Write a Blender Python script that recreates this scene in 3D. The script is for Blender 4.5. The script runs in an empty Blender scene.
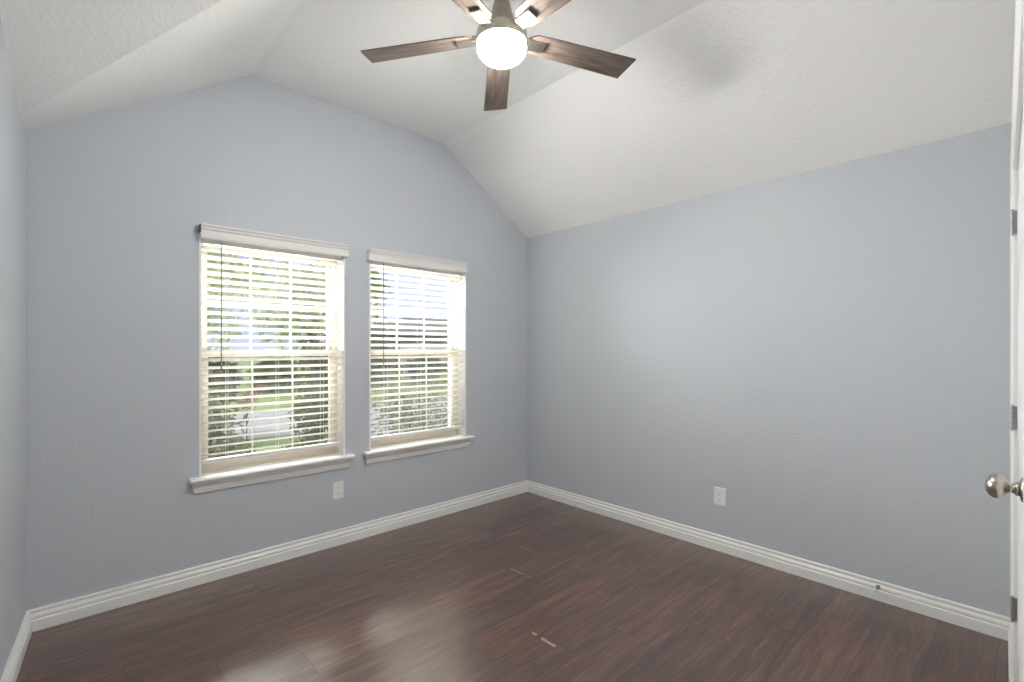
import bpy, bmesh, math, random
from mathutils import Vector, Matrix
PI = math.pi
R = math.radians
S = bpy.context.scene
COL = S.collection

# ------------------------------------------------------------------ camera, world, sun, exposure
cd = bpy.data.cameras.new('camera')
cd.sensor_width = 36.0
cd.lens = 483.6 / 1024 * 36.0
cd.shift_y = 7.0 / 1024
cd.clip_start = 0.01
cam = bpy.data.objects.new('camera', cd)
COL.objects.link(cam)
cam.location = (0.132, -3.312, 1.374)
cam.rotation_euler = (PI / 2, 0, -math.atan2(0.6796, 0.7336))
S.camera = cam

S.view_settings.view_transform = 'Standard'
S.view_settings.look = 'None'
S.view_settings.gamma = 1.0
S.view_settings.use_curve_mapping = False
S.view_settings.exposure = 0.32

W = bpy.data.worlds.new('sky')
S.world = W
W.use_nodes = True
wn = W.node_tree.nodes
wl = W.node_tree.links
wn.clear()
wo = wn.new('ShaderNodeOutputWorld')
bg = wn.new('ShaderNodeBackground')
bg.inputs['Strength'].default_value = 0.95
wl.new(bg.outputs[0], wo.inputs[0])
tc = wn.new('ShaderNodeTexCoord')
nz = wn.new('ShaderNodeTexNoise')
nz.inputs['Scale'].default_value = 2.2
nz.inputs['Detail'].default_value = 6
cr = wn.new('ShaderNodeValToRGB')
cr.color_ramp.elements[0].position = 0.44
cr.color_ramp.elements[0].color = (0.46, 0.58, 0.86, 1)
cr.color_ramp.elements[1].position = 0.60
cr.color_ramp.elements[1].color = (1.0, 1.0, 1.0, 1)
wl.new(tc.outputs['Generated'], nz.inputs['Vector'])
wl.new(nz.outputs['Fac'], cr.inputs[0])
wl.new(cr.outputs[0], bg.inputs['Color'])

sd = bpy.data.lights.new('sun', 'SUN')
sd.energy = 2.4
sd.angle = R(1.5)
sd.color = (1.0, 0.95, 0.86)
sun = bpy.data.objects.new('sun', sd)
COL.objects.link(sun)
sun.rotation_euler = (R(38), 0, R(-25))     # high sun from behind the house, lights the garden in front
LAMP = 138.0                                 # emission of the fan's glass bowl

DAY_BOOST = 185.0  # power of each added window lamp
for px_ in (1.15, 2.217):                    # added unseen lamps outside the two windows, boosting the daylight
    pd = bpy.data.lights.new('window_daylight', 'AREA')
    pd.shape = 'RECTANGLE'
    pd.size, pd.size_y = 0.80, 1.36
    pd.energy = DAY_BOOST
    pd.spread = R(150)
    pd.color = (1.0, 0.99, 0.97)
    po = bpy.data.objects.new('window_daylight', pd)
    COL.objects.link(po)
    po.location = (px_, 0.80, 1.75)
    po.rotation_euler = (-PI / 2 + R(52), 0, 0)      # faces in and down like the sky above the trees

S.cycles.use_denoising = True
S.cycles.diffuse_bounces = 8
S.cycles.max_bounces = 14
S.cycles.glossy_bounces = 4
S.cycles.transparent_max_bounces = 24
S.cycles.sample_clamp_indirect = 8

# ------------------------------------------------------------------ materials
def newmat(name):
    m = bpy.data.materials.new(name)
    m.use_nodes = True
    nt = m.node_tree
    return m, nt, nt.nodes['Principled BSDF']

def plain(name, col, rough=0.5, metal=0.0, bump=0.0, bscale=60, var=0.0, spec=0.5):
    m, nt, b = newmat(name)
    b.inputs['Base Color'].default_value = (*col, 1)
    b.inputs['Roughness'].default_value = rough
    b.inputs['Metallic'].default_value = metal
    b.inputs['Specular IOR Level'].default_value = spec
    N, L = nt.nodes, nt.links
    t = N.new('ShaderNodeTexCoord')
    n = N.new('ShaderNodeTexNoise')
    n.inputs['Scale'].default_value = bscale
    n.inputs['Detail'].default_value = 3
    L.new(t.outputs['Object'], n.inputs['Vector'])
    if var:
        mx = N.new('ShaderNodeMix')
        mx.data_type = 'RGBA'
        mx.inputs[6].default_value = (*[c * (1 - var) for c in col], 1)
        mx.inputs[7].default_value = (*[min(1, c * (1 + var)) for c in col], 1)
        L.new(n.outputs['Fac'], mx.inputs[0])
        L.new(mx.outputs[2], b.inputs['Base Color'])
    if bump:
        bp = N.new('ShaderNodeBump')
        bp.inputs['Strength'].default_value = bump
        bp.inputs['Distance'].default_value = 0.004
        L.new(n.outputs['Fac'], bp.inputs['Height'])
        L.new(bp.outputs[0], b.inputs['Normal'])
    return m

M = {}
M['wall'] = plain('wall_paint', (0.545, 0.575, 0.615), 0.5, bump=0.5, bscale=80, spec=0.35)
M['ceiling'] = plain('ceiling_paint', (0.90, 0.895, 0.885), 0.75, bump=0.8, bscale=48, spec=0.2)
M['trim'] = plain('trim_paint', (0.86, 0.855, 0.84), 0.32)
M['door'] = plain('door_paint', (0.82, 0.80, 0.80), 0.35)
M['plastic'] = plain('white_plastic', (0.88, 0.88, 0.87), 0.35)
M['slot'] = plain('dark_slot', (0.10, 0.10, 0.09), 0.6)
M['nickel'] = plain('brushed_nickel', (0.56, 0.52, 0.45), 0.30, 1.0, bump=0.05, bscale=200)
M['nickel2'] = plain('satin_nickel', (0.50, 0.47, 0.41), 0.28, 1.0)
M['hinge'] = plain('hinge_metal', (0.45, 0.45, 0.45), 0.38, 1.0)
M['vinyl'] = plain('window_vinyl', (0.60, 0.54, 0.46), 0.4)
M['muntin'] = plain('white_vinyl', (0.55, 0.54, 0.50), 0.4)
M['valance'] = plain('blind_valance', (0.78, 0.76, 0.74), 0.4)
M['cord'] = plain('blind_cord', (0.72, 0.70, 0.66), 0.8)
M['wand'] = plain('clear_wand', (0.22, 0.23, 0.24), 0.25)
M['clip'] = plain('dark_clip', (0.10, 0.10, 0.10), 0.5)  # near-black that stands for shade in the valance gap
M['rubber'] = plain('white_rubber', (0.75, 0.74, 0.70), 0.7)
M['brass'] = plain('aged_brass', (0.32, 0.27, 0.18), 0.35, 1.0)
M['bark'] = plain('bark', (0.16, 0.12, 0.09), 0.9, bump=0.6, bscale=20, var=0.4)
M['concrete'] = plain('concrete', (0.62, 0.60, 0.63), 0.9, bump=0.2, bscale=8, var=0.06)
M['shingle'] = plain('roof_shingle', (0.17, 0.17, 0.175), 0.9, bump=0.5, bscale=10, var=0.3)
M['siding'] = plain('grey_siding', (0.24, 0.24, 0.24), 0.8, var=0.1, bscale=3)
M['darkglass'] = plain('house_window', (0.05, 0.06, 0.07), 0.1)

# blinds: a thin faux-wood slat that lets some daylight glow through
m, nt, b = newmat('blind_slat')
b.inputs['Base Color'].default_value = (0.74, 0.73, 0.69, 1)
b.inputs['Roughness'].default_value = 0.42
tr = nt.nodes.new('ShaderNodeBsdfTranslucent')
tr.inputs[0].default_value = (0.93, 0.92, 0.88, 1)
ms = nt.nodes.new('ShaderNodeMixShader')
ms.inputs[0].default_value = 0.28
nt.links.new(b.outputs[0], ms.inputs[1])
nt.links.new(tr.outputs[0], ms.inputs[2])
nt.links.new(ms.outputs[0], nt.nodes['Material Output'].inputs[0])
M['slat'] = m

# clear pane
m, nt, b = newmat('window_glass')
tp = nt.nodes.new('ShaderNodeBsdfTransparent')
tp.inputs[0].default_value = (0.96, 0.97, 0.97, 1)
gl = nt.nodes.new('ShaderNodeBsdfGlossy')
gl.inputs['Roughness'].default_value = 0.02
fr = nt.nodes.new('ShaderNodeFresnel')
fr.inputs[0].default_value = 1.45
ms = nt.nodes.new('ShaderNodeMixShader')
nt.links.new(fr.outputs[0], ms.inputs[0])
nt.links.new(tp.outputs[0], ms.inputs[1])
nt.links.new(gl.outputs[0], ms.inputs[2])
nt.links.new(ms.outputs[0], nt.nodes['Material Output'].inputs[0])
M['glass'] = m

# insect screen
m, nt, b = newmat('insect_screen')
tp = nt.nodes.new('ShaderNodeBsdfTransparent')
df = nt.nodes.new('ShaderNodeBsdfDiffuse')
df.inputs[0].default_value = (0.05, 0.05, 0.05, 1)
ms = nt.nodes.new('ShaderNodeMixShader')
ms.inputs[0].default_value = 0.17
nt.links.new(tp.outputs[0], ms.inputs[1])
nt.links.new(df.outputs[0], ms.inputs[2])
nt.links.new(ms.outputs[0], nt.nodes['Material Output'].inputs[0])
M['screen'] = m

# lit glass bowl of the fan
m, nt, b = newmat('lit_glass')
b.inputs['Base Color'].default_value = (0.95, 0.95, 0.92, 1)
b.inputs['Emission Color'].default_value = (1.0, 0.98, 0.94, 1)
b.inputs['Emission Strength'].default_value = LAMP
M['lit'] = m

# brick outside
m, nt, b = newmat('tan_brick')
t = nt.nodes.new('ShaderNodeTexCoord')
br = nt.nodes.new('ShaderNodeTexBrick')
br.inputs['Color1'].default_value = (0.62, 0.44, 0.29, 1)
br.inputs['Color2'].default_value = (0.50, 0.33, 0.22, 1)
br.inputs['Mortar'].default_value = (0.62, 0.58, 0.52, 1)
br.inputs['Scale'].default_value = 4.5
mp = nt.nodes.new('ShaderNodeMapping')
mp.inputs['Rotation'].default_value = (PI / 2, 0, 0)
nt.links.new(t.outputs['Object'], mp.inputs[0])
nt.links.new(mp.outputs[0], br.inputs[0])
nt.links.new(br.outputs[0], b.inputs['Base Color'])
b.inputs['Roughness'].default_value = 0.9
M['brick'] = m

def fanwood():
    m, nt, b = newmat('weathered_wood')
    N, L = nt.nodes, nt.links
    t = N.new('ShaderNodeTexCoord')
    mp = N.new('ShaderNodeMapping')
    mp.inputs['Scale'].default_value = (3, 45, 3)
    n = N.new('ShaderNodeTexNoise')
    n.inputs['Scale'].default_value = 1.6
    n.inputs['Detail'].default_value = 6
    r = N.new('ShaderNodeValToRGB')
    r.color_ramp.elements[0].position = 0.3
    r.color_ramp.elements[0].color = (0.062, 0.042, 0.032, 1)
    r.color_ramp.elements[1].position = 0.72
    r.color_ramp.elements[1].color = (0.20, 0.155, 0.125, 1)
    L.new(t.outputs['Object'], mp.inputs[0])
    L.new(mp.outputs[0], n.inputs[0])
    L.new(n.outputs['Fac'], r.inputs[0])
    L.new(r.outputs[0], b.inputs['Base Color'])
    b.inputs['Roughness'].default_value = 0.42
    return m
M['fanwood'] = fanwood()

def leafmat(name, a, c):
    m, nt, b = newmat(name)
    N, L = nt.nodes, nt.links
    t = N.new('ShaderNodeTexCoord')
    n = N.new('ShaderNodeTexNoise')
    n.inputs['Scale'].default_value = 2.5
    n.inputs['Detail'].default_value = 5
    r = N.new('ShaderNodeValToRGB')
    r.color_ramp.elements[0].position = 0.35
    r.color_ramp.elements[0].color = (*a, 1)
    r.color_ramp.elements[1].position = 0.65
    r.color_ramp.elements[1].color = (*c, 1)
    L.new(t.outputs['Object'], n.inputs[0])
    L.new(n.outputs['Fac'], r.inputs[0])
    L.new(r.outputs[0], b.inputs['Base Color'])
    b.inputs['Roughness'].default_value = 0.6
    tr = N.new('ShaderNodeBsdfTranslucent')
    L.new(r.outputs[0], tr.inputs[0])
    ms = N.new('ShaderNodeMixShader')
    ms.inputs[0].default_value = 0.35
    L.new(b.outputs[0], ms.inputs[1])
    L.new(tr.outputs[0], ms.inputs[2])
    L.new(ms.outputs[0], N['Material Output'].inputs[0])
    return m
M['leaf_dark'] = leafmat('dark_leaf', (0.04, 0.055, 0.035), (0.15, 0.18, 0.10))
M['leaf_mid'] = leafmat('mid_leaf', (0.13, 0.20, 0.05), (0.36, 0.46, 0.14))
M['leaf_pale'] = leafmat('pale_leaf', (0.42, 0.50, 0.28), (0.78, 0.80, 0.58))
M['leaf_grey'] = leafmat('grey_leaf', (0.16, 0.18, 0.15), (0.42, 0.45, 0.36))
M['leaf_red'] = leafmat('red_leaf', (0.30, 0.09, 0.07), (0.55, 0.25, 0.2))

m, nt, b = newmat('lawn')
t = nt.nodes.new('ShaderNodeTexCoord')
n = nt.nodes.new('ShaderNodeTexNoise')
n.inputs['Scale'].default_value = 6
n.inputs['Detail'].default_value = 8
r = nt.nodes.new('ShaderNodeValToRGB')
r.color_ramp.elements[0].position = 0.35
r.color_ramp.elements[0].color = (0.30, 0.42, 0.12, 1)
r.color_ramp.elements[1].position = 0.65
r.color_ramp.elements[1].color = (0.46, 0.58, 0.22, 1)
nt.links.new(t.outputs['Object'], n.inputs[0])
nt.links.new(n.outputs['Fac'], r.inputs[0])
nt.links.new(r.outputs[0], b.inputs['Base Color'])
b.inputs['Roughness'].default_value = 0.95
M['lawn'] = m

# ---- plank floor
PW, PL = 0.2135, 1.225
def floor_mat():
    m, nt, b = newmat('laminate_planks')
    N, L = nt.nodes, nt.links
    def mth(op, a, c=None, d=None):
        n = N.new('ShaderNodeMath')
        n.operation = op
        for i, v in enumerate((a, c, d)):
            if v is None:
                continue
            if isinstance(v, (int, float)):
                n.inputs[i].default_value = v
            else:
                L.new(v, n.inputs[i])
        return n.outputs[0]
    t = N.new('ShaderNodeTexCoord')
    sp = N.new('ShaderNodeSeparateXYZ')
    L.new(t.outputs['Object'], sp.inputs[0])
    x, y = sp.outputs[0], sp.outputs[1]
    v = mth('DIVIDE', mth('SUBTRACT', -0.853, y), PW)
    row = mth('FLOOR', v)
    fv = mth('FRACT', v)
    u = mth('DIVIDE', mth('SUBTRACT', mth('SUBTRACT', x, 0.62), mth('MULTIPLY', row, 0.30)), PL)
    colm = mth('FLOOR', u)
    fu = mth('FRACT', u)
    def comb(a, c, d=0.0):
        n = N.new('ShaderNodeCombineXYZ')
        for i, q in enumerate((a, c, d)):
            if isinstance(q, (int, float)):
                n.inputs[i].default_value = q
            else:
                L.new(q, n.inputs[i])
        return n.outputs[0]
    wn_ = N.new('ShaderNodeTexWhiteNoise')
    wn_.noise_dimensions = '2D'
    L.new(comb(row, colm), wn_.inputs['Vector'])
    rnd = wn_.outputs['Value']
    # grain: stretched along the plank, shifted per plank
    def grain(sx, sy, sc, det, dist=0.0):
        n = N.new('ShaderNodeTexNoise')
        n.inputs['Scale'].default_value = sc
        n.inputs['Detail'].default_value = det
        n.inputs['Roughness'].default_value = 0.65
        n.inputs['Distortion'].default_value = dist
        L.new(comb(mth('MULTIPLY', x, sx), mth('MULTIPLY', y, sy), mth('MULTIPLY', rnd, 37.0)), n.inputs['Vector'])
        return n.outputs['Fac']
    g1 = grain(1.6, 17.0, 1.5, 8, 0.8)
    g2 = grain(3.0, 75.0, 2.0, 5, 0.3)
    g3 = grain(1.2, 4.0, 1.4, 3, 0.6)
    g = mth('ADD', mth('ADD', mth('MULTIPLY', g1, 0.62), mth('MULTIPLY', g2, 0.34)), mth('MULTIPLY', g3, 0.16))
    g = mth('ADD', g, mth('MULTIPLY', mth('SUBTRACT', rnd, 0.5), 0.06))
    r = N.new('ShaderNodeValToRGB')
    e = r.color_ramp.elements
    e[0].position = 0.36
    e[0].color = (0.026, 0.0115, 0.0072, 1)
    e[1].position = 0.80
    e[1].color = (0.200, 0.098, 0.060, 1)
    q = r.color_ramp.elements.new(0.55)
    q.color = (0.078, 0.033, 0.0195, 1)
    L.new(g, r.inputs[0])
    # reddish planks
    wn2 = N.new('ShaderNodeTexWhiteNoise')
    wn2.noise_dimensions = '2D'
    L.new(comb(mth('ADD', row, 11.0), mth('ADD', colm, 5.0)), wn2.inputs['Vector'])
    g4 = grain(0.9, 7.0, 1.2, 3, 0.5)
    redf = mth('MULTIPLY', mth('MULTIPLY', wn2.outputs['Value'], mth('SMOOTH_MIN', g4, 1.0, 0.0)), 1.15)
    def box(a0, a1, b0, b1):
        return mth('MULTIPLY', mth('MULTIPLY', mth('GREATER_THAN', x, a0), mth('LESS_THAN', x, a1)),
                   mth('MULTIPLY', mth('GREATER_THAN', y, b0), mth('LESS_THAN', y, b1)))
    redp = box(2.15, 2.70, -0.853, -0.68)
    redf = mth('MAXIMUM', mth('MULTIPLY', redf, 0.45), mth('MULTIPLY', redp, 0.65))
    mx = N.new('ShaderNodeMix')
    mx.data_type = 'RGBA'
    mx.blend_type = 'MULTIPLY'
    L.new(mth('MINIMUM', redf, 1.0), mx.inputs[0])
    L.new(r.outputs[0], mx.inputs[6])
    mx.inputs[7].default_value = (1.65, 1.0, 0.80, 1)
    # seams
    dv = mth('MINIMUM', fv, mth('SUBTRACT', 1.0, fv))
    du = mth('MINIMUM', fu, mth('SUBTRACT', 1.0, fu))
    sv = mth('LESS_THAN', dv, 0.0022 / PW)
    su = mth('LESS_THAN', du, 0.0022 / PL)
    seam = mth('MAXIMUM', sv, su)
    mx2 = N.new('ShaderNodeMix')
    mx2.data_type = 'RGBA'
    L.new(mth('MULTIPLY', seam, 0.6), mx2.inputs[0])
    L.new(mx.outputs[2], mx2.inputs[6])
    mx2.inputs[7].default_value = (0.012, 0.008, 0.006, 1)
    # chipped plank ends
    nn = N.new('ShaderNodeTexNoise')
    nn.inputs['Scale'].default_value = 26
    nn.inputs['Detail'].default_value = 1
    L.new(t.outputs['Object'], nn.inputs['Vector'])
    chips = mth('MAXIMUM', mth('MAXIMUM', box(1.783, 1.798, -1.815, -1.66),
                mth('MULTIPLY', box(2.172, 2.181, -1.27, -1.08), 0.45)),
                mth('MULTIPLY', box(2.452, 2.461, -1.06, -0.87), 0.35))
    chips = mth('MULTIPLY', chips, mth('GREATER_THAN', nn.outputs['Fac'], 0.44))
    mx3 = N.new('ShaderNodeMix')
    mx3.data_type = 'RGBA'
    L.new(chips, mx3.inputs[0])
    L.new(mx2.outputs[2], mx3.inputs[6])
    mx3.inputs[7].default_value = (0.42, 0.24, 0.20, 1)
    L.new(mx3.outputs[2], b.inputs['Base Color'])
    L.new(mth('ADD', 0.27, mth('MULTIPLY', g2, 0.14)), b.inputs['Roughness'])
    b.inputs['Specular IOR Level'].default_value = 0.25
    b.inputs['Coat Weight'].default_value = 1.0
    b.inputs['Coat IOR'].default_value = 1.85
    b.inputs['Coat Roughness'].default_value = 0.24
    bp = N.new('ShaderNodeBump')
    bp.inputs['Strength'].default_value = 0.35
    bp.inputs['Distance'].default_value = 0.0015
    L.new(mth('SUBTRACT', mth('MULTIPLY', g2, 0.5), seam), bp.inputs['Height'])
    L.new(bp.outputs[0], b.inputs['Normal'])
    L.new(bp.outputs[0], b.inputs['Coat Normal'])
    return m
M['floor'] = floor_mat()

# ------------------------------------------------------------------ mesh helpers
def obj(name, bm, mats, parent=None, smooth=False, loc=None, rot=None, bevel=0.0, norm=True):
    me = bpy.data.meshes.new(name)
    if norm:
        bmesh.ops.recalc_face_normals(bm, faces=bm.faces)
    bm.to_mesh(me)
    bm.free()
    if not isinstance(mats, (list, tuple)):
        mats = [mats]
    for q in mats:
        me.materials.append(M[q])
    if smooth:
        for p in me.polygons:
            p.use_smooth = True
    o = bpy.data.objects.new(name, me)
    COL.objects.link(o)
    if parent:
        o.parent = parent
    if loc:
        o.location = loc
    if rot:
        o.rotation_euler = rot
    if bevel:
        md = o.modifiers.new('bevel', 'BEVEL')
        md.width = bevel
        md.segments = 2
        md.limit_method = 'ANGLE'
    return o

def tag(o, label=None, cat=None, group=None, kind=None):
    if label: o['label'] = label
    if cat: o['category'] = cat
    if group: o['group'] = group
    if kind: o['kind'] = kind
    return o

def empty(name, loc=(0, 0, 0), rz=0.0):
    o = bpy.data.objects.new(name, None)
    o.empty_display_size = 0.1
    COL.objects.link(o)
    o.location = loc
    o.rotation_euler = (0, 0, rz)
    return o

def add_box(bm, a, c, mi=0, mat=None):
    x0, y0, z0 = a
    x1, y1, z1 = c
    v = [bm.verts.new(p) for p in ((x0,y0,z0),(x1,y0,z0),(x1,y1,z0),(x0,y1,z0),(x0,y0,z1),(x1,y0,z1),(x1,y1,z1),(x0,y1,z1))]
    for f in ((0,3,2,1),(4,5,6,7),(0,1,5,4),(1,2,6,5),(2,3,7,6),(3,0,4,7)):
        fc = bm.faces.new([v[i] for i in f])
        fc.material_index = mi
    if mat is not None:
        for q in v:
            q.co = mat @ q.co
    return v

def box(a, c):
    bm = bmesh.new()
    add_box(bm, a, c)
    return bm

def add_lathe(bm, prof, n=32, mat=None):
    rings = []
    for (r, z) in prof:
        if r < 1e-6:
            p = Vector((0, 0, z))
            rings.append([bm.verts.new(mat @ p if mat else p)])
        else:
            ring = []
            for k in range(n):
                a = 2 * PI * k / n
                p = Vector((r * math.cos(a), r * math.sin(a), z))
                ring.append(bm.verts.new(mat @ p if mat else p))
            rings.append(ring)
    for A, B in zip(rings, rings[1:]):
        for k in range(n):
            if len(A) == 1 and len(B) == 1:
                break
            if len(A) == 1:
                bm.faces.new((A[0], B[k], B[(k+1) % n]))
            elif len(B) == 1:
                bm.faces.new((A[k], A[(k+1) % n], B[0]))
            else:
                bm.faces.new((A[k], A[(k+1) % n], B[(k+1) % n], B[k]))
    if len(rings[0]) > 1:
        bm.faces.new(rings[0])
    if len(rings[-1]) > 1:
        bm.faces.new(rings[-1])

def add_tube(bm, pts, r, n=8):
    pts = [Vector(p) for p in pts]
    rings = []
    for i, p in enumerate(pts):
        d = (pts[min(i+1, len(pts)-1)] - pts[max(i-1, 0)]).normalized()
        u = d.orthogonal().normalized()
        if i and rings:
            u = (pu - d * pu.dot(d)).normalized()
        pu = u
        w = d.cross(u)
        rr = r[i] if isinstance(r, (list, tuple)) else r
        rings.append([bm.verts.new(p + (u * math.cos(2*PI*k/n) + w * math.sin(2*PI*k/n)) * rr) for k in range(n)])
    for A, B in zip(rings, rings[1:]):
        for k in range(n):
            bm.faces.new((A[k], A[(k+1) % n], B[(k+1) % n], B[k]))
    bm.faces.new(rings[0])
    bm.faces.new(rings[-1])

def extrude_profile(bm, prof, p0, p1, inward, miter0=0.0, miter1=0.0):
    """prof: (depth, z); swept from p0 to p1 (xy); inward = unit xy into the room; miters shift ends per unit depth"""
    p0 = Vector(p0); p1 = Vector(p1); n = Vector(inward)
    d = (p1 - p0).normalized()
    A, B = [], []
    for (t, z) in prof:
        a = p0 + n * t + d * (t * miter0)
        c = p1 + n * t - d * (t * miter1)
        A.append(bm.verts.new((a.x, a.y, z)))
        B.append(bm.verts.new((c.x, c.y, z)))
    k = len(prof)
    for i in range(k):
        j = (i + 1) % k
        bm.faces.new((A[i], A[j], B[j], B[i]))
    bm.faces.new(A)
    bm.faces.new(B)

# ------------------------------------------------------------------ room geometry
XR = 3.40
def xl(y): return 0.0751 * y                 # left wall drifts slightly outwards
def yf(x): return -3.25 + (x - XR) * 0.0295  # front wall beside the camera
ZW, ZC = 2.432, 3.065
FX = -0.245
FL = (xl(yf(FX)), yf(FX))                     # front-left corner
WIN = [(0.710, 1.590), (1.772, 2.662)]
Z0, Z1 = 0.600, 2.045
OUT = 0.26

# floor
bm = bmesh.new()
v = [bm.verts.new(p) for p in ((-0.012, 0.012, 0), (XR + 0.012, 0.012, 0), (XR + 0.012, yf(XR) - 0.012, 0), (FL[0] - 0.012, FL[1] - 0.012, 0))]
v2 = [bm.verts.new((q.co.x, q.co.y, -0.05)) for q in v]
bm.faces.new(v)
bm.faces.new(v2[::-1])
for i in range(4):
    j = (i + 1) % 4
    bm.faces.new((v[i], v2[i], v2[j], v[j]))
tag(obj('floor', bm, 'floor'), 'dark reddish brown wood plank floor with soft window reflections', 'floor', kind='structure')

# window wall: inner face, white returns, brick outside
bm = bmesh.new()
def poly(bm, pts, mi=0):
    f = bm.faces.new([bm.verts.new(p) for p in pts])
    f.material_index = mi
    return f
def gable(x):
    return min(ZC, ZW + (ZC - ZW) * x / 0.982, ZW + (ZC - ZW) * (XR - x) / 0.975) if 0 <= x <= XR else ZW
cuts = [-0.02, WIN[0][0], 0.982, WIN[0][1], WIN[1][0], XR - 0.975, WIN[1][1], XR + 0.02]
def strip(y, flip, mi, top):
    for a, c in zip(cuts, cuts[1:]):
        hole = any(w0 - 1e-4 <= a and c <= w1 + 1e-4 for w0, w1 in WIN)
        ta, tcc = top(a) + 0.02, top(c) + 0.02
        if hole:
            poly(bm, [(a, y, -0.05), (c, y, -0.05), (c, y, Z0), (a, y, Z0)], mi)
            poly(bm, [(a, y, Z1), (c, y, Z1), (c, y, tcc), (a, y, ta)], mi)
        else:
            poly(bm, [(a, y, -0.05), (c, y, -0.05), (c, y, tcc), (a, y, ta)], mi)
strip(0.0, False, 0, gable)
strip(OUT, True, 1, gable)
for w0, w1 in WIN:
    for (ya, yb, mi) in ((0.0, 0.15, 2), (0.15, OUT, 1)):
        poly(bm, [(w0, ya, Z0), (w0, yb, Z0), (w0, yb, Z1), (w0, ya, Z1)], mi)
        poly(bm, [(w1, ya, Z0), (w1, yb, Z0), (w1, yb, Z1), (w1, ya, Z1)], mi)
        poly(bm, [(w0, ya, Z0), (w1, ya, Z0), (w1, yb, Z0), (w0, yb, Z0)], mi)
        poly(bm, [(w0, ya, Z1), (w1, ya, Z1), (w1, yb, Z1), (w0, yb, Z1)], mi)
for (xx) in (-0.02, XR + 0.02):
    poly(bm, [(xx, 0, -0.05), (xx, OUT, -0.05), (xx, OUT, ZW + .02), (xx, 0, ZW + .02)], 1)
poly(bm, [(-0.02, 0, -0.05), (XR + .02, 0, -0.05), (XR + .02, OUT, -0.05), (-0.02, OUT, -0.05)], 1)
bmesh.ops.remove_doubles(bm, verts=bm.verts, dist=1e-5)
tag(obj('wall_back', bm, ['wall', 'brick', 'trim']), 'grey blue gabled wall holding the two windows', 'wall', kind='structure')

def slab_poly(pts, off, mat, name):
    """closed slab: polygon pts (room side) pushed by off outwards"""
    bm = bmesh.new()
    off = Vector(off)
    a = [bm.verts.new(p) for p in pts]
    c = [bm.verts.new(Vector(p) + off) for p in pts]
    bm.faces.new(a)
    bm.faces.new(c[::-1])
    n = len(a)
    for i in range(n):
        j = (i + 1) % n
        bm.faces.new((a[i], a[j], c[j], c[i]))
    return obj(name, bm, mat)

CB = 1.462   # where the cross slope reaches the flat ceiling
o = slab_poly([(XR, 0.02, 0 - .05), (XR, yf(XR) - 0.02, 0 - .05), (XR, yf(XR) - 0.02, ZW + 0.02), (XR, 0.02, ZW + 0.02)], (0.1, 0, 0), 'wall', 'wall_right')
tag(o, 'plain grey blue wall on the right with one low outlet', 'wall', kind='structure')
o = slab_poly([(xl(.0), .0, -.05), (xl(FL[1]) , FL[1] - .01, -.05), (xl(FL[1]), FL[1] - .01, ZC + .02), (xl(-CB), -CB, ZC + .02), (xl(-.2), -.2, ZW + .03), (xl(0), 0, ZW + .03)], (-0.1, 0, 0), 'wall', 'wall_left')
tag(o, 'grey blue wall at the left edge of the room', 'wall', kind='structure')

# ceiling: flat ridge strip, two long slopes and the cross slope over the left wall
def cl(name, pts, label):
    o = slab_poly(pts, (0, 0, 0.08), 'ceiling', name)
    tag(o, label, 'ceiling', kind='structure')
FY = FL[1] - 0.02
bm = bmesh.new()
def cpoly(pts):
    n = len(pts)
    for up in (0, 0.09):
        poly(bm, [(p[0], p[1], p[2] + up) for p in pts])
XA, XB = 0.982, XR - 0.975
cpoly([(XA, 0.0, ZC), (XB, 0.0, ZC), (XB, FY, ZC), (xl(FY), FY, ZC), (xl(-CB), -CB, ZC), (XA, -CB, ZC)])
cpoly([(XB, 0.0, ZC), (XR, 0.0, ZW), (XR, FY, ZW), (XB, FY, ZC)])
zl = ZW - (ZC - ZW) / 0.982 * 0.0751 * 0.2
cpoly([(0, 0, ZW), (XA, 0, ZC), (XA, -CB, ZC), (xl(-.2), -0.2, zl)])
cpoly([(xl(-.2), -0.2, zl), (XA, -CB, ZC), (xl(-CB), -CB, ZC)])
bmesh.ops.remove_doubles(bm, verts=bm.verts, dist=1e-5)
me_c = obj('ceiling', bm, 'ceiling')
tag(me_c, 'white textured vaulted ceiling with sloped sides and flat centre', 'ceiling', kind='structure')

# front wall with the door opening beside the camera
DX0, DX1, DZ = 1.095, 2.835, 2.062          # leaf edges, head
fd = Vector((1, 0.0295)).normalized()
fn = Vector((-fd.y, fd.x))                   # into the room
def fpt(x, t=0.0):
    p = Vector((x, yf(x))) + fn * t
    return p
bm = bmesh.new()
for t in (0.0, -0.11):
    for a, c, z0, z1 in ((-0.27, DX0 - .004, -.05, ZC + .02), (DX0 - .004, DX1 + .004, DZ + .004, ZC + .02), (DX1 + .004, XR + .01, -.05, ZC + .02)):
        A, B = fpt(a, t), fpt(c, t)
        poly(bm, [(A.x, A.y, z0), (B.x, B.y, z0), (B.x, B.y, z1), (A.x, A.y, z1)])
for x in (DX0 - .004, DX1 + .004):
    A, B = fpt(x), fpt(x, -0.11)
    poly(bm, [(A.x, A.y, -.05), (B.x, B.y, -.05), (B.x, B.y, DZ + .004), (A.x, A.y, DZ + .004)])
A, B, Cc, D = fpt(DX0 - .004), fpt(DX1 + .004), fpt(DX1 + .004, -.11), fpt(DX0 - .004, -.11)
poly(bm, [(q.x, q.y, DZ + .004) for q in (A, B, Cc, D)])
bmesh.ops.remove_doubles(bm, verts=bm.verts, dist=1e-5)
tag(obj('wall_front', bm, 'trim'), 'pale wall around the door at the right edge', 'wall', kind='structure')

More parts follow.
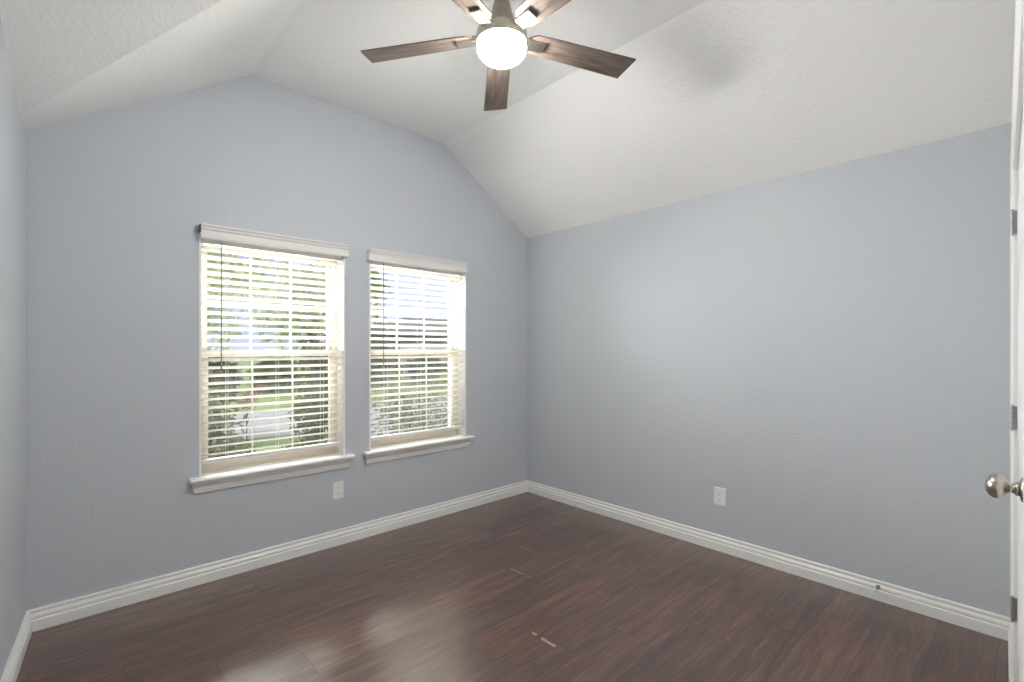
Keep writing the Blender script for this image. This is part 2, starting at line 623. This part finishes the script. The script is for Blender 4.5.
# ------------------------------------------------------------------ baseboards
BP = [(0, 0), (0.0165, 0), (0.0165, 0.050), (0.0150, 0.054), (0.0100, 0.056), (0.0100, 0.060), (0.0135, 0.064), (0.0125, 0.074),
      (0.0075, 0.083), (0.0065, 0.086), (0.0065, 0.089), (0.0095, 0.092), (0.0095, 0.099), (0.0070, 0.104), (0, 0.104)]
BP = [(d * 1.28, z) for d, z in BP]
def base(name, p0, p1, inward, label, m0=1.0, m1=1.0):
    bm = bmesh.new()
    extrude_profile(bm, BP, p0, p1, inward, m0, m1)
    tag(obj(name, bm, 'trim'), label, 'baseboard', kind='structure')
base('baseboard_back', (0, 0), (XR, 0), (0, -1), 'white moulded baseboard under the two windows', 0.93, 1)
base('baseboard_right', (XR, 0), (XR, yf(XR)), (-1, 0), 'white moulded baseboard along the plain right wall')
ld = Vector((0.0751, 1)).normalized()
base('baseboard_left', (xl(FL[1]), FL[1]), (0, 0), (ld.y, -ld.x), 'white moulded baseboard along the left wall', 1.0, 0.93)
q0, q1 = fpt(XR), fpt(DX1 + 0.066)
base('baseboard_front', q0, q1, fn, 'short white baseboard between room corner and door casing', 1.03, 0)

# ------------------------------------------------------------------ windows
def window(idx, x0, x1, label):
    root = empty('window_%d' % idx, ((x0 + x1) / 2, 0, Z0))
    tag(root, label, 'window', kind='structure')
    inv = Matrix.Translation((-(x0 + x1) / 2, 0, -Z0))
    def part(name, bm, mat, parent=root, **k):
        if parent is root:
            bmesh.ops.transform(bm, matrix=inv, verts=bm.verts)
        else:
            bmesh.ops.transform(bm, matrix=inv, verts=bm.verts)
        return obj(name, bm, mat, parent, **k)
    # liner boards of the opening
    bm = bmesh.new()
    j = 0.012
    add_box(bm, (x0, -0.003, Z0), (x0 + j, 0.098, Z1))
    add_box(bm, (x1 - j, -0.003, Z0), (x1, 0.098, Z1))
    add_box(bm, (x0 + j, -0.003, Z1 - j), (x1 - j, 0.098, Z1))
    part('jamb', bm, 'trim')
    # stool with horns and rounded nose
    bm = bmesh.new()
    zt = Z0 + 0.020
    prof = [(0.0, Z0 - .002), (0.045, Z0 - .002), (0.054, Z0 + .003), (0.056, Z0 + .010), (0.052, zt - .003), (0.045, zt), (0.0, zt)]
    extrude_profile(bm, prof, (x0 - 0.048, 0), (x1 + 0.052, 0), (0, -1))
    add_box(bm, (x0 + .001, 0.0, Z0 + .001), (x1 - .001, 0.10, zt))
    part('window_stool', bm, 'trim')
    # moulded apron under the stool
    bm = bmesh.new()
    zb = Z0 - 0.070
    prof = [(0, zb), (0.012, zb), (0.014, zb + .006), (0.014, zb + .013), (0.018, zb + .018), (0.020, zb + .034), (0.030, zb + .050), (0.036, zb + .056), (0.038, Z0 - .0025), (0, Z0 - .0025)]
    P = Vector((x0 - 0.030, 0)); Q = Vector((x1 + 0.032, 0))
    extrude_profile(bm, prof, P + Vector((.012, 0)), Q - Vector((.012, 0)), (0, -1), -0.7, -0.7)
    part('apron', bm, 'trim')
    # outer vinyl frame
    a0, a1, b0, b1 = x0 + .001, x1 - .001, Z0 + .0, Z1 - .001
    fw = 0.035
    bm = bmesh.new()
    add_box(bm, (a0, 0.10, b0), (a0 + fw, 0.175, b1))
    add_box(bm, (a1 - fw, 0.10, b0), (a1, 0.175, b1))
    add_box(bm, (a0 + fw, 0.10, b0), (a1 - fw, 0.175, b0 + 0.032))
    add_box(bm, (a0 + fw, 0.10, b1 - fw), (a1 - fw, 0.175, b1))
    part('window_frame', bm, 'vinyl')
    zm = 1.340
    def sash(name, ya, yb, za, zb_, railb, railt, bottom):
        bm = bmesh.new()
        s = 0.030
        xa, xb = a0 + fw, a1 - fw
        add_box(bm, (xa, ya, za), (xa + s, yb, zb_))
        add_box(bm, (xb - s, ya, za), (xb, yb, zb_))
        add_box(bm, (xa + s, ya, za), (xb - s, yb, za + railb))
        add_box(bm, (xa + s, ya, zb_ - railt), (xb - s, yb, zb_))
        so = part(name, bm, 'vinyl')
        # colonial grid
        bm = bmesh.new()
        ga, gb, gc, gd = xa + s, xb - s, za + railb, zb_ - railt
        ym = (ya + yb) / 2
        for k in (1, 2):
            xx = ga + (gb - ga) * k / 3
            add_box(bm, (xx - .0048, ym + .002, gc), (xx + .0048, ym + .010, gd))
        zz = (gc + gd) / 2
        for k in range(3):
            xs, xe = ga + (gb - ga) * k / 3 + (.006 if k else 0), ga + (gb - ga) * (k + 1) / 3 - (.006 if k < 2 else 0)
            add_box(bm, (xs, ym + .002, zz - .0048), (xe, ym + .010, zz + .0048))
        g = obj('muntin_grid', bm, 'muntin', so)
        for vv in g.data.vertices:
            vv.co = inv @ vv.co
        bm = box((ga, ym + .011, gc), (gb, ym + .014, gd))
        p = obj('pane', bm, 'glass', so)
        for vv in p.data.vertices:
            vv.co = inv @ vv.co
    sash('lower_sash', 0.104, 0.132, Z0 + .032, zm + .022, 0.052, 0.042, True)
    sash('upper_sash', 0.138, 0.166, zm - .022, Z1 - .036, 0.036, 0.036, False)
    # brass coloured latch on the meeting rail
    bm = box(((x0 + x1) / 2 - .03, 0.108, zm + .022), ((x0 + x1) / 2 + .03, 0.13, zm + .030))
    part('latch', bm, 'vinyl')
    # insect screen outside the lower sash
    bm = box((a0 + fw, 0.1695, Z0 + .032), (a1 - fw, 0.1700, zm))
    part('insect_screen', bm, 'screen')
    return root
window(1, *WIN[0], 'larger looking white window nearer the left wall, trees and street outside')
window(2, *WIN[1], 'white window nearer the far room corner, grey house outside')

# ------------------------------------------------------------------ blinds
def blind(x0, x1, label, wand_z, va, vb):
    cx = (x0 + x1) / 2
    root = empty('window_blind', (cx, 0.0, 0.68))
    tag(root, label, 'window blind', 'horizontal slat blinds in the two windows')
    def T(bm):
        bmesh.ops.translate(bm, vec=(-cx, 0, -0.68), verts=bm.verts)
        return bm
    # profiled valance standing proud of the wall
    bm = bmesh.new()
    zb, zt = 2.012, 2.094
    prof = [(0.036, zb), (0.046, zb), (0.048, zb + .010), (0.044, zb + .018), (0.044, zb + .046), (0.050, zb + .056), (0.050, zb + .064), (0.058, zb + .074), (0.058, zt), (0.036, zt)]
    extrude_profile(bm, prof, (va, 0), (vb, 0), (0, -1))
    for xx in (va, vb - .007):
        add_box(bm, (xx, -0.0359, zb), (xx + .007, -0.0005, zt))
    obj('valance', T(bm), 'valance', root)
    bm = box((va - .0048, -0.052, zb + .034), (va - .0002, -0.004, zt - .004))  # dark strip added in place of the shadow slot beside the valance
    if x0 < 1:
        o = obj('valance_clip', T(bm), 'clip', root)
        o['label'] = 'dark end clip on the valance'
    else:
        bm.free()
    xa, xb = x0 + .016, x1 - .016
    bm = box((xa, 0.004, 1.990), (xb, 0.058, 2.030))
    obj('headrail', T(bm), 'valance', root, bevel=.002)
    pitch = 0.0471
    z = 0.738
    n = 27
    tilt = 0.34
    wd, th = 0.0505, 0.0030
    yc = 0.033
    first = None
    for k in range(n):
        zz = z + k * pitch
        if first is None:
            bm = bmesh.new()
            # gently crowned slat, room edge up
            up, dn = [], []
            for i in range(7):
                t = i / 6 - 0.5
                yy = t * wd
                h = 0.0020 * (1 - (2 * t) ** 2)
                p = Vector((0, yy * math.cos(tilt), -yy * math.sin(tilt) + h))
                up.append((p.y, p.z + th / 2)); dn.append((p.y, p.z - th / 2))
            ring = up + dn[::-1]
            L_ = [bm.verts.new((xa - cx, y_, z_)) for y_, z_ in ring]
            R_ = [bm.verts.new((xb - cx, y_, z_)) for y_, z_ in ring]
            for i in range(len(ring)):
                j = (i + 1) % len(ring)
                bm.faces.new((L_[i], L_[j], R_[j], R_[i]))
            bm.faces.new(L_); bm.faces.new(R_)
            first = obj('slat', bm, 'slat', root)
            so = first
        else:
            so = first.copy()
            COL.objects.link(so)
            so.parent = root
        so.location = (0, yc, zz - 0.68)
    bm = box((xa, yc - .026, 0.690), (xb, yc + .026, 0.710))
    obj('bottom_rail', T(bm), 'valance', root, bevel=.003)
    # ladder strings, two per ladder
    for xx in (xa + 0.135, cx, xb - 0.135, xb - .045):
        for yy in (yc - .0275, yc + .0275):
            bm = bmesh.new()
            add_tube(bm, [(xx, yy, 0.70), (xx, yy, 2.0)], 0.0011, 5)
            obj('ladder_string', T(bm), 'cord', root)
    # tilt wand hanging in front of the slats
    bm = bmesh.new()
    wx = x0 + .112
    wy = -0.010
    add_tube(bm, [(wx, 0.010, 2.010), (wx, -0.004, 2.006), (wx, wy, 1.992)], 0.0018, 6)
    add_tube(bm, [(wx, wy, 1.992), (wx, wy, wand_z + .09), (wx, wy, wand_z)], [0.0034, 0.0034, 0.0046], 6)
    obj('tilt_wand', T(bm), 'wand', root)
    return root
blind(*WIN[0], 'white slat blind with dark wand in the window nearer the left wall', 1.245, 0.712, 1.597)
blind(*WIN[1], 'white slat blind with dark wand in the window nearer the far corner', 1.245, 1.752, 2.640)

# ------------------------------------------------------------------ outlets
def outlet(label, loc, rz):
    root = empty('wall_outlet', loc, rz)
    tag(root, label, 'outlet', 'white duplex outlets low on the walls')
    w, h = 0.039, 0.0605
    bm = bmesh.new()
    a = [(-w, 0, -h), (w, 0, -h), (w, 0, h), (-w, 0, h)]
    b_ = [(-w + .004, -.006, -h + .004), (w - .004, -.006, -h + .004), (w - .004, -.006, h - .004), (-w + .004, -.006, h - .004)]
    va = [bm.verts.new(p) for p in a]; vm = [bm.verts.new((p[0], -.003, p[2])) for p in a]; vb = [bm.verts.new(p) for p in b_]
    for A, B in ((va, vm), (vm, vb)):
        for i in range(4):
            bm.faces.new((A[i], A[(i+1) % 4], B[(i+1) % 4], B[i]))
    bm.faces.new(va); bm.faces.new(vb)
    obj('cover_plate', bm, 'plastic', root)
    for zz in (0.0225, -0.0225):
        bm = bmesh.new()
        pts = []
        for k in range(24):
            an = 2 * PI * k / 24
            pts.append((max(-.0155, min(.0155, .019 * math.cos(an))), .0135 * math.sin(an)))
        A = [bm.verts.new((p[0], -.0055, zz + p[1])) for p in pts]
        B = [bm.verts.new((p[0], -.0082, zz + p[1])) for p in pts]
        for i in range(24):
            bm.faces.new((A[i], A[(i+1) % 24], B[(i+1) % 24], B[i]))
        bm.faces.new(A); bm.faces.new(B)
        rc = obj('socket', bm, 'plastic', root)
        bm = bmesh.new()
        add_box(bm, (-.0075, -.0086, zz - .001), (-.0055, -.0080, zz + .008))
        add_box(bm, (.0055, -.0086, zz - .001), (.0075, -.0080, zz + .007))
        add_lathe(bm, [(0.0024, 0), (0.0024, 0.0006)], 10, Matrix.Translation((0, -.0080, zz - .0075)) @ Matrix.Rotation(PI / 2, 4, 'X'))
        obj('slots', bm, 'slot', rc)
    bm = bmesh.new()
    add_lathe(bm, [(0.0034, 0), (0.0034, .001), (0.002, .0018), (0, .002)], 12, Matrix.Translation((0, -.0058, 0)) @ Matrix.Rotation(PI / 2, 4, 'X'))
    obj('screw', bm, 'plastic', root)
outlet('white outlet under the windows, low on the window wall', (1.540, 0, 0.377), 0)
outlet('white outlet low on the plain right hand wall', (XR, -1.862, 0.366), -PI / 2)

# small patched screw hole in the right wall
bm = bmesh.new()
add_lathe(bm, [(0.011, 0), (0.011, .0008), (0.007, .0016), (0.0035, .0016), (0.003, .0004), (0, .0004)], 16)
o = obj('wall_anchor', bm, 'wall', loc=(XR, -2.033, 0.375), rot=(0, -PI / 2, 0))
tag(o, 'tiny round painted anchor in the wall beside the right wall outlet', 'wall anchor')

# ------------------------------------------------------------------ door stop on the right baseboard
root = empty('door_stop', (XR - 0.0125, -2.735, 0.072))
tag(root, 'small dark brass door stop sticking out of the right wall baseboard', 'door stop')
ax = Matrix.Rotation(-PI / 2, 4, 'Y')
bm = bmesh.new()
add_lathe(bm, [(0.011, 0), (0.011, .003), (0.007, .006), (0.004, .008)], 16, ax)
obj('mounting_base', bm, 'brass', root, smooth=False)
bm = bmesh.new()
sp_ = []
for k in range(120):
    a = 2 * PI * k / 12
    sp_.append((-0.006 - k / 120 * 0.045, 0.0048 * math.cos(a), 0.0048 * math.sin(a) - 0.00000 * k))
add_tube(bm, sp_, 0.0014, 5)
obj('spring', bm, 'brass', root)
bm = bmesh.new()
add_lathe(bm, [(0.0065, 0.050), (0.0075, 0.052), (0.0075, .062), (0.006, .065), (0, .066)], 16, ax)
obj('rubber_tip', bm, 'rubber', root)

# ------------------------------------------------------------------ door
root = empty('door_1', (fpt((DX0 + DX1) / 2).x, fpt((DX0 + DX1) / 2).y, 0), math.atan2(fd.y, fd.x))
tag(root, 'white panelled door with satin nickel knob at the right edge', 'door', kind='structure')
hw = (DX1 - DX0) / 2
# local frame: x along wall toward room corner, y into the room
for (la, lb) in ((0.0015, hw), (-hw, -0.0015)):
    bm = bmesh.new()
    add_box(bm, (la, -0.035, 0.008), (lb, -0.004, DZ))
    lm = (la + lb) / 2
    for (xa, xb) in ((la + .11, lm - .05), (lm + .05, lb - .11)):
        for (za, zb) in ((0.22, 0.86), (1.02, 1.56), (1.68, 1.93)):
            A = [(xa, -.004, za), (xb, -.004, za), (xb, -.004, zb), (xa, -.004, zb)]
            s = .03
            B = [(xa + s, .000, za + s), (xb - s, .000, za + s), (xb - s, .000, zb - s), (xa + s, .000, zb - s)]
            va = [bm.verts.new(p) for p in A]; vb = [bm.verts.new(p) for p in B]
            for i in range(4):
                bm.faces.new((va[i], va[(i+1) % 4], vb[(i+1) % 4], vb[i]))
            bm.faces.new(vb)
    obj('door_leaf', bm, 'door', root, norm=True)
# casing around the opening: stepped profile
CP = [(0.0, 0.0), (0.0, 0.0150), (0.010, 0.0170), (0.018, 0.0145), (0.040, 0.0125), (0.052, 0.0105), (0.057, 0.008), (0.057, 0.0)]
def casing(outer_first):
    bm = bmesh.new()
    def rail(pts_fn):
        k = len(CP)
        A = [bm.verts.new(pts_fn(d, t, 0)) for d, t in CP]
        B = [bm.verts.new(pts_fn(d, t, 1)) for d, t in CP]
        for i in range(k):
            j = (i + 1) % k
            bm.faces.new((A[i], A[j], B[j], B[i]))
        bm.faces.new(A); bm.faces.new(B)
    g = 0.008
    W_ = 0.057
    # d = 0 at the outer edge (thick), 0.057 at the opening
    rail(lambda d, t, e: (hw + g + W_ - d, t, 0.0 if e == 0 else DZ + g + W_ - d))
    rail(lambda d, t, e: (-(hw + g + W_ - d), t, 0.0 if e == 0 else DZ + g + W_ - d))
    rail(lambda d, t, e: ((-1 if e == 0 else 1) * (hw + g + W_ - d), t, DZ + g + W_ - d))
    return bm
obj('door_casing', casing(True), 'trim', root)
for zc in (1.862, 1.103, 0.360):
    bm = bmesh.new()
    add_box(bm, (hw + .0005, -0.004, zc - .045), (hw + .0030, 0.0125, zc + .045))
    add_box(bm, (hw - .030, -0.004, zc - .045), (hw - .001, -0.0020, zc + .045))
    h_ = obj('hinge', bm, 'hinge', root)
    bm = bmesh.new()
    for k in range(5):
        za = zc - .045 + k * .018
        add_lathe(bm, [(0.0050, za + .0012), (0.0050, za + .0168)], 14, Matrix.Translation((hw - .002, 0.0125, 0)))
    add_lathe(bm, [(0.0035, zc - .050), (0.0045, zc - .047), (0.0025, zc - .045), (0.0025, zc + .045), (0.0052, zc + .046), (0.0045, zc + .050), (0, zc + .052)], 14, Matrix.Translation((hw - .002, 0.0125, 0)))
    obj('hinge_barrel', bm, 'hinge', h_, smooth=False)
# knob, axis into the room (local +y)
KX, KZ = 0.0015 + 0.050, 0.994
mk = Matrix.Translation((KX, -0.004, KZ)) @ Matrix.Rotation(-PI / 2, 4, 'X')
bm = bmesh.new()
add_lathe(bm, [(0.033, 0), (0.033, .004), (0.030, .007), (0.020, .009), (0.017, .012)], 40, mk)
kr = obj('knob_rose', bm, 'nickel2', root, smooth=True)
bm = bmesh.new()
prof = [(0.018, .011), (0.019, .014), (0.0165, .017), (0.0135, .019), (0.0130, .024), (0.0140, .028), (0.0185, .031)]
for k in range(1, 14):
    a = PI * (0.14 + 0.86 * k / 13)
    prof.append((0.0335 * math.sin(a), 0.053 - 0.0240 * math.cos(a)))
prof[-1] = (0, 0.0770)
add_lathe(bm, prof, 40, mk)
obj('door_knob', bm, 'nickel2', root, smooth=True)

# ------------------------------------------------------------------ ceiling fan
FXc, FYc = 1.547, -1.7175
root = empty('ceiling_fan', (FXc, FYc, ZC))
tag(root, 'brushed nickel ceiling fan with five weathered wood blades and lit globe', 'ceiling fan')
def zz(h): return h - ZC
HB = 2.740
bm = bmesh.new()
add_lathe(bm, [(0.075, 0), (0.075, -.012), (0.068, -.030), (0.045, -.052), (0.020, -.058), (0.014, -.060)], 40)
obj('canopy', bm, 'nickel', root, smooth=True)
bm = bmesh.new()
add_lathe(bm, [(0.013, -.055), (0.013, zz(2.90))], 20)
obj('downrod', bm, 'nickel', root, smooth=True)
bm = bmesh.new()
add_lathe(bm, [(0.018, zz(2.925)), (0.030, zz(2.915)), (0.038, zz(2.885)), (0.056, zz(2.815)), (0.076, zz(2.785)), (0.080, zz(2.760)), (0.070, zz(2.752))], 48)
obj('motor_housing', bm, 'nickel', root, smooth=True)
bm = bmesh.new()
add_lathe(bm, [(0.066, zz(2.762)), (0.106, zz(2.760)), (0.111, zz(2.757)), (0.112, zz(2.752)), (0.112, zz(2.716)), (0.110, zz(2.713)), (0.100, zz(2.713))], 56)
o = obj('light_ring', bm, 'nickel', root, smooth=True)
md = o.modifiers.new('es', 'EDGE_SPLIT'); md.split_angle = R(35)
bm = bmesh.new()
pr = [(0.098, zz(2.720))]
for k in range(0, 17):
    a = -0.45 + (PI / 2 + 0.45) * k / 16
    pr.append((0.1095 * math.cos(a), zz(2.698) - (0.070 if a > 0 else 0.045) * math.sin(a)))
pr[-1] = (0, zz(2.698) - 0.070)
add_lathe(bm, pr, 56)
o = obj('glass_bowl', bm, 'lit', root, smooth=True)
o['label'] = 'glowing frosted white glass bowl'
# blades; angles measured in the camera frame then turned to the room
yaw = -math.atan2(0.6796, 0.7336)
first = None
for k in range(5):
    ang = R(94.6) + yaw + R(72) * k
    if first is None:
        bm = bmesh.new()
        # outline: narrow rounded root, widening to a clipped tip
        top = [(0.125, -.030), (0.155, -.052), (0.25, -.058), (0.668, -.069), (0.652, .066), (0.25, .056), (0.155, .050), (0.125, .028)]
        A = [bm.verts.new((x, y, .003)) for x, y in top]
        B = [bm.verts.new((x, y, -.003)) for x, y in top]
        n = len(top)
        bm.faces.new(A); bm.faces.new(B)
        for i in range(n):
            bm.faces.new((A[i], A[(i+1) % n], B[(i+1) % n], B[i]))
        bl = obj('blade', bm, 'fanwood', root)
        bm = bmesh.new()
        add_box(bm, (0.070, -.026, -.0135), (0.205, .026, -.0035))
        add_box(bm, (0.070, -.019, -.0035), (0.135, .019, .012))
        br_ = obj('blade_bracket', bm, 'nickel', bl, bevel=.0015)
        first = bl
        firstb = br_
    else:
        bl = first.copy(); COL.objects.link(bl); bl.parent = root
        br_ = firstb.copy(); COL.objects.link(br_); br_.parent = bl
    bl.rotation_mode = 'XYZ'
    bl.matrix_local = Matrix.Translation((0, 0, zz(HB + .009))) @ Matrix.Rotation(ang, 4, 'Z') @ Matrix.Rotation(R(-11), 4, 'X')

# ------------------------------------------------------------------ outside
GZ = -0.50
bm = box((-40, OUT + 0.02, GZ - .1), (60, 90, GZ))
tag(obj('ground', bm, 'lawn'), 'bright green front lawn outside the windows', 'lawn', kind='structure')
bm = box((-40, 7.6, GZ), (60, 12.2, GZ + .02))
tag(obj('road', bm, 'concrete'), 'pale concrete street across the lawn', 'street', kind='structure')
bm = box((3.9, 3.2, GZ), (8.6, 7.6, GZ + .03))
tag(obj('driveway', bm, 'concrete'), 'pale concrete driveway outside the window nearer the corner', 'driveway', kind='structure')

random.seed(4)
def foliage_bm(blobs, n, size, seed):
    rnd = random.Random(seed)
    bm = bmesh.new()
    tot = sum(b_[3] ** 2 for b_ in blobs)
    for (bx, by, bz, r, sq) in blobs:
        for i in range(int(n * r * r / tot)):
            d = Vector((rnd.gauss(0, 1), rnd.gauss(0, 1), rnd.gauss(0, 1))).normalized() * r * (rnd.random() ** 0.45)
            c = Vector((bx + d.x, by + d.y, bz + d.z * sq))
            s = size * rnd.uniform(.6, 1.3)
            u = Vector((rnd.gauss(0, 1), rnd.gauss(0, 1), rnd.gauss(0, .7))).normalized()
            w = u.cross(Vector((rnd.gauss(0, 1), rnd.gauss(0, 1), rnd.gauss(0, 1)))).normalized()
            nrm = u.cross(w) * s * .18
            # folded leaf: two triangles pairs along the midrib
            p = [c - u * s, c + w * s * .42 + nrm, c + u * s, c - w * s * .42 + nrm]
            v = [bm.verts.new(q) for q in p]
            bm.faces.new((v[0], v[1], v[2]))
            bm.faces.new((v[0], v[2], v[3]))
    return bm
def plant(name, label, cat, loc, blobs, n, size, mat, trunk, seed, group=None):
    root = empty(name, loc)
    tag(root, label, cat, group)
    obj('foliage', foliage_bm(blobs, n, size, seed), mat, root, norm=False)
    for t in trunk:
        bm = bmesh.new()
        add_tube(bm, t[0], t[1], 8)
        obj('trunk' if cat == 'tree' else 'stem', bm, 'bark', root)
    return root
T_ = lambda h, r, lean=0.0: ([(0, 0, -.05), (lean * .5, 0.02, h * .5), (lean, 0, h)], [r, r * .8, r * .5])
# shrubs close to the windows
plant('shrub', 'dark leafy shrub outside the left side of the window nearer the left wall', 'shrub', (1.02, 1.75, GZ),
      [(0, 0, .65, .40, 1), (.05, .1, 1.1, .36, 1), (.02, 0, 1.42, .28, 1), (-.3, 0, .7, .30, 1), (.22, 0, .8, .26, 1)], 2300, .048, 'leaf_dark',
      [T_(1.1, .02), T_(1.0, .015, .2), T_(.9, .015, -.2)], 1)
plant('shrub', 'tall dark shrub outside the right side of the window nearer the left wall', 'shrub', (2.13, 1.95, GZ),
      [(0, 0, .75, .30, 1), (.02, 0, 1.15, .30, 1), (.05, 0, 1.5, .30, 1), (.06, 0, 1.85, .24, 1), (-.2, 0, .62, .26, 1)], 2300, .046, 'leaf_dark',
      [T_(1.8, .022), T_(1.3, .015, .12), T_(1.2, .012, -.12)], 2)
plant('shrub', 'low yellow green shrub just below the window nearer the left wall', 'shrub', (1.42, .90, GZ),
      [(-.25, 0, .62, .17, 1), (.05, 0, .60, .17, 1), (.32, 0, .66, .20, 1)], 650, .030, 'leaf_mid',
      [T_(.5, .010, .1), T_(.5, .010, -.15)], 3)
plant('shrub', 'grey green bushy shrub filling the low view of the window nearer the far corner', 'shrub', (3.30, 2.10, GZ),
      [(-.35, 0, .60, .34, 1), (0, 0, .9, .42, 1), (.45, .1, .7, .40, 1), (.3, 0, 1.2, .36, 1), (-.2, 0, 1.3, .3, 1)], 2400, .040, 'leaf_grey',
      [T_(1.1, .018, .1), T_(1.1, .014, -.2), T_(.9, .012, .3)], 4)
plant('tree', 'slim pale leaved garden tree on the lawn close to the house', 'tree', (1.55, 5.0, GZ),
      [(0, 0, 3.0, .8, .7), (-.7, .1, 3.2, .7, .7), (.7, .1, 3.1, .7, .8), (0, 0, 4.0, .8, .9)], 2200, .085, 'leaf_pale',
      [T_(2.6, .032, .1)], 5)
plant('shrub', 'reddish leaved shrub at the near edge of the street', 'shrub', (2.72, 7.0, GZ),
      [(0, 0, .85, .20, 1), (.15, 0, 1.1, .17, 1)], 200, .05, 'leaf_red', [T_(.8, .012)], 6)
# trees beyond the street
trees = [((-3.0, 23, GZ), 3.3, 'leaf_mid', 'round green tree across the street, farthest left'),
         ((4.0, 24, GZ), 3.4, 'leaf_pale', 'pale green tree across the street between two greener trees'),
         ((11.0, 23, GZ), 3.3, 'leaf_mid', 'yellow green tree across the street beside the grey house'),
         ((0.6, 15.4, GZ), 2.4, 'leaf_mid', 'mid green tree just across the street, left in the near window'),
         ((7.2, 15.6, GZ), 2.5, 'leaf_pale', 'pale leafy tree just across the street, seen between the windows')]
for i, (loc, r, mt, lb) in enumerate(trees):
    rr = random.Random(50 + i)
    bl_ = [(rr.uniform(-.42, .42) * r, rr.uniform(-.3, .3) * r, r * (.85 + .9 * rr.random()), r * rr.uniform(.45, .58), .8) for _ in range(7)]
    plant('tree', lb, 'tree', loc, bl_, 4600, .050 * r, mt, [T_(r * 1.0, .045 * r)], 80 + i, 'trees along the street')
# loose hedge row beyond the street
HL = ['farthest left', 'second from left', 'third from left', 'fourth from left', 'fifth from left', 'fourth from right', 'third from right', 'second from right', 'farthest right']
for i in range(9):
    plant('hedge_shrub', 'round hedge shrub across the street, %s in its row' % HL[i],
          'shrub', (-3.0 + i * 2.45, 18.6, GZ), [(0, 0, .78, .85, .95), (.50, .1, .75, .66, .95), (-.50, 0, .8, .66, .95)], 2000, .12,
          'leaf_grey' if i > 5 else ('leaf_dark' if i % 3 == 0 else 'leaf_mid'),
          [T_(.8, .05)], 120 + i, 'hedge shrubs across the street')

# grey neighbour house across the street
hs = empty('neighbour_house', (24.5, 29.0, GZ))
tag(hs, 'grey single storey house with dark hipped roof across the street', 'house')
obj('walls', box((-9, -4, 0), (9, 4, 2.7)), 'siding', hs)
bm = bmesh.new()
e = [(-9.5, -4.5, 2.7), (9.5, -4.5, 2.7), (9.5, 4.5, 2.7), (-9.5, 4.5, 2.7)]
rg = [(-5.5, 0, 4.2), (5.5, 0, 4.2)]
ve = [bm.verts.new(p) for p in e]; vr = [bm.verts.new(p) for p in rg]
bm.faces.new((ve[0], ve[1], vr[1], vr[0])); bm.faces.new((ve[1], ve[2], vr[1])); bm.faces.new((ve[2], ve[3], vr[0], vr[1])); bm.faces.new((ve[3], ve[0], vr[0])); bm.faces.new(ve[::-1])
obj('roof', bm, 'shingle', hs)
bm = bmesh.new()
add_box(bm, (-8.2, -4.05, 0), (-3.4, -3.99, 2.2))
obj('garage_door', bm, 'muntin', hs)
for xx in (-1.5, 3.0, 6.0):
    f_ = obj('house_window', box((xx - .7, -4.06, .9), (xx + .7, -3.98, 2.1)), 'muntin', hs)
    obj('house_pane', box((xx - .6, -4.08, 1.0), (xx + .6, -4.05, 2.0)), 'darkglass', f_)
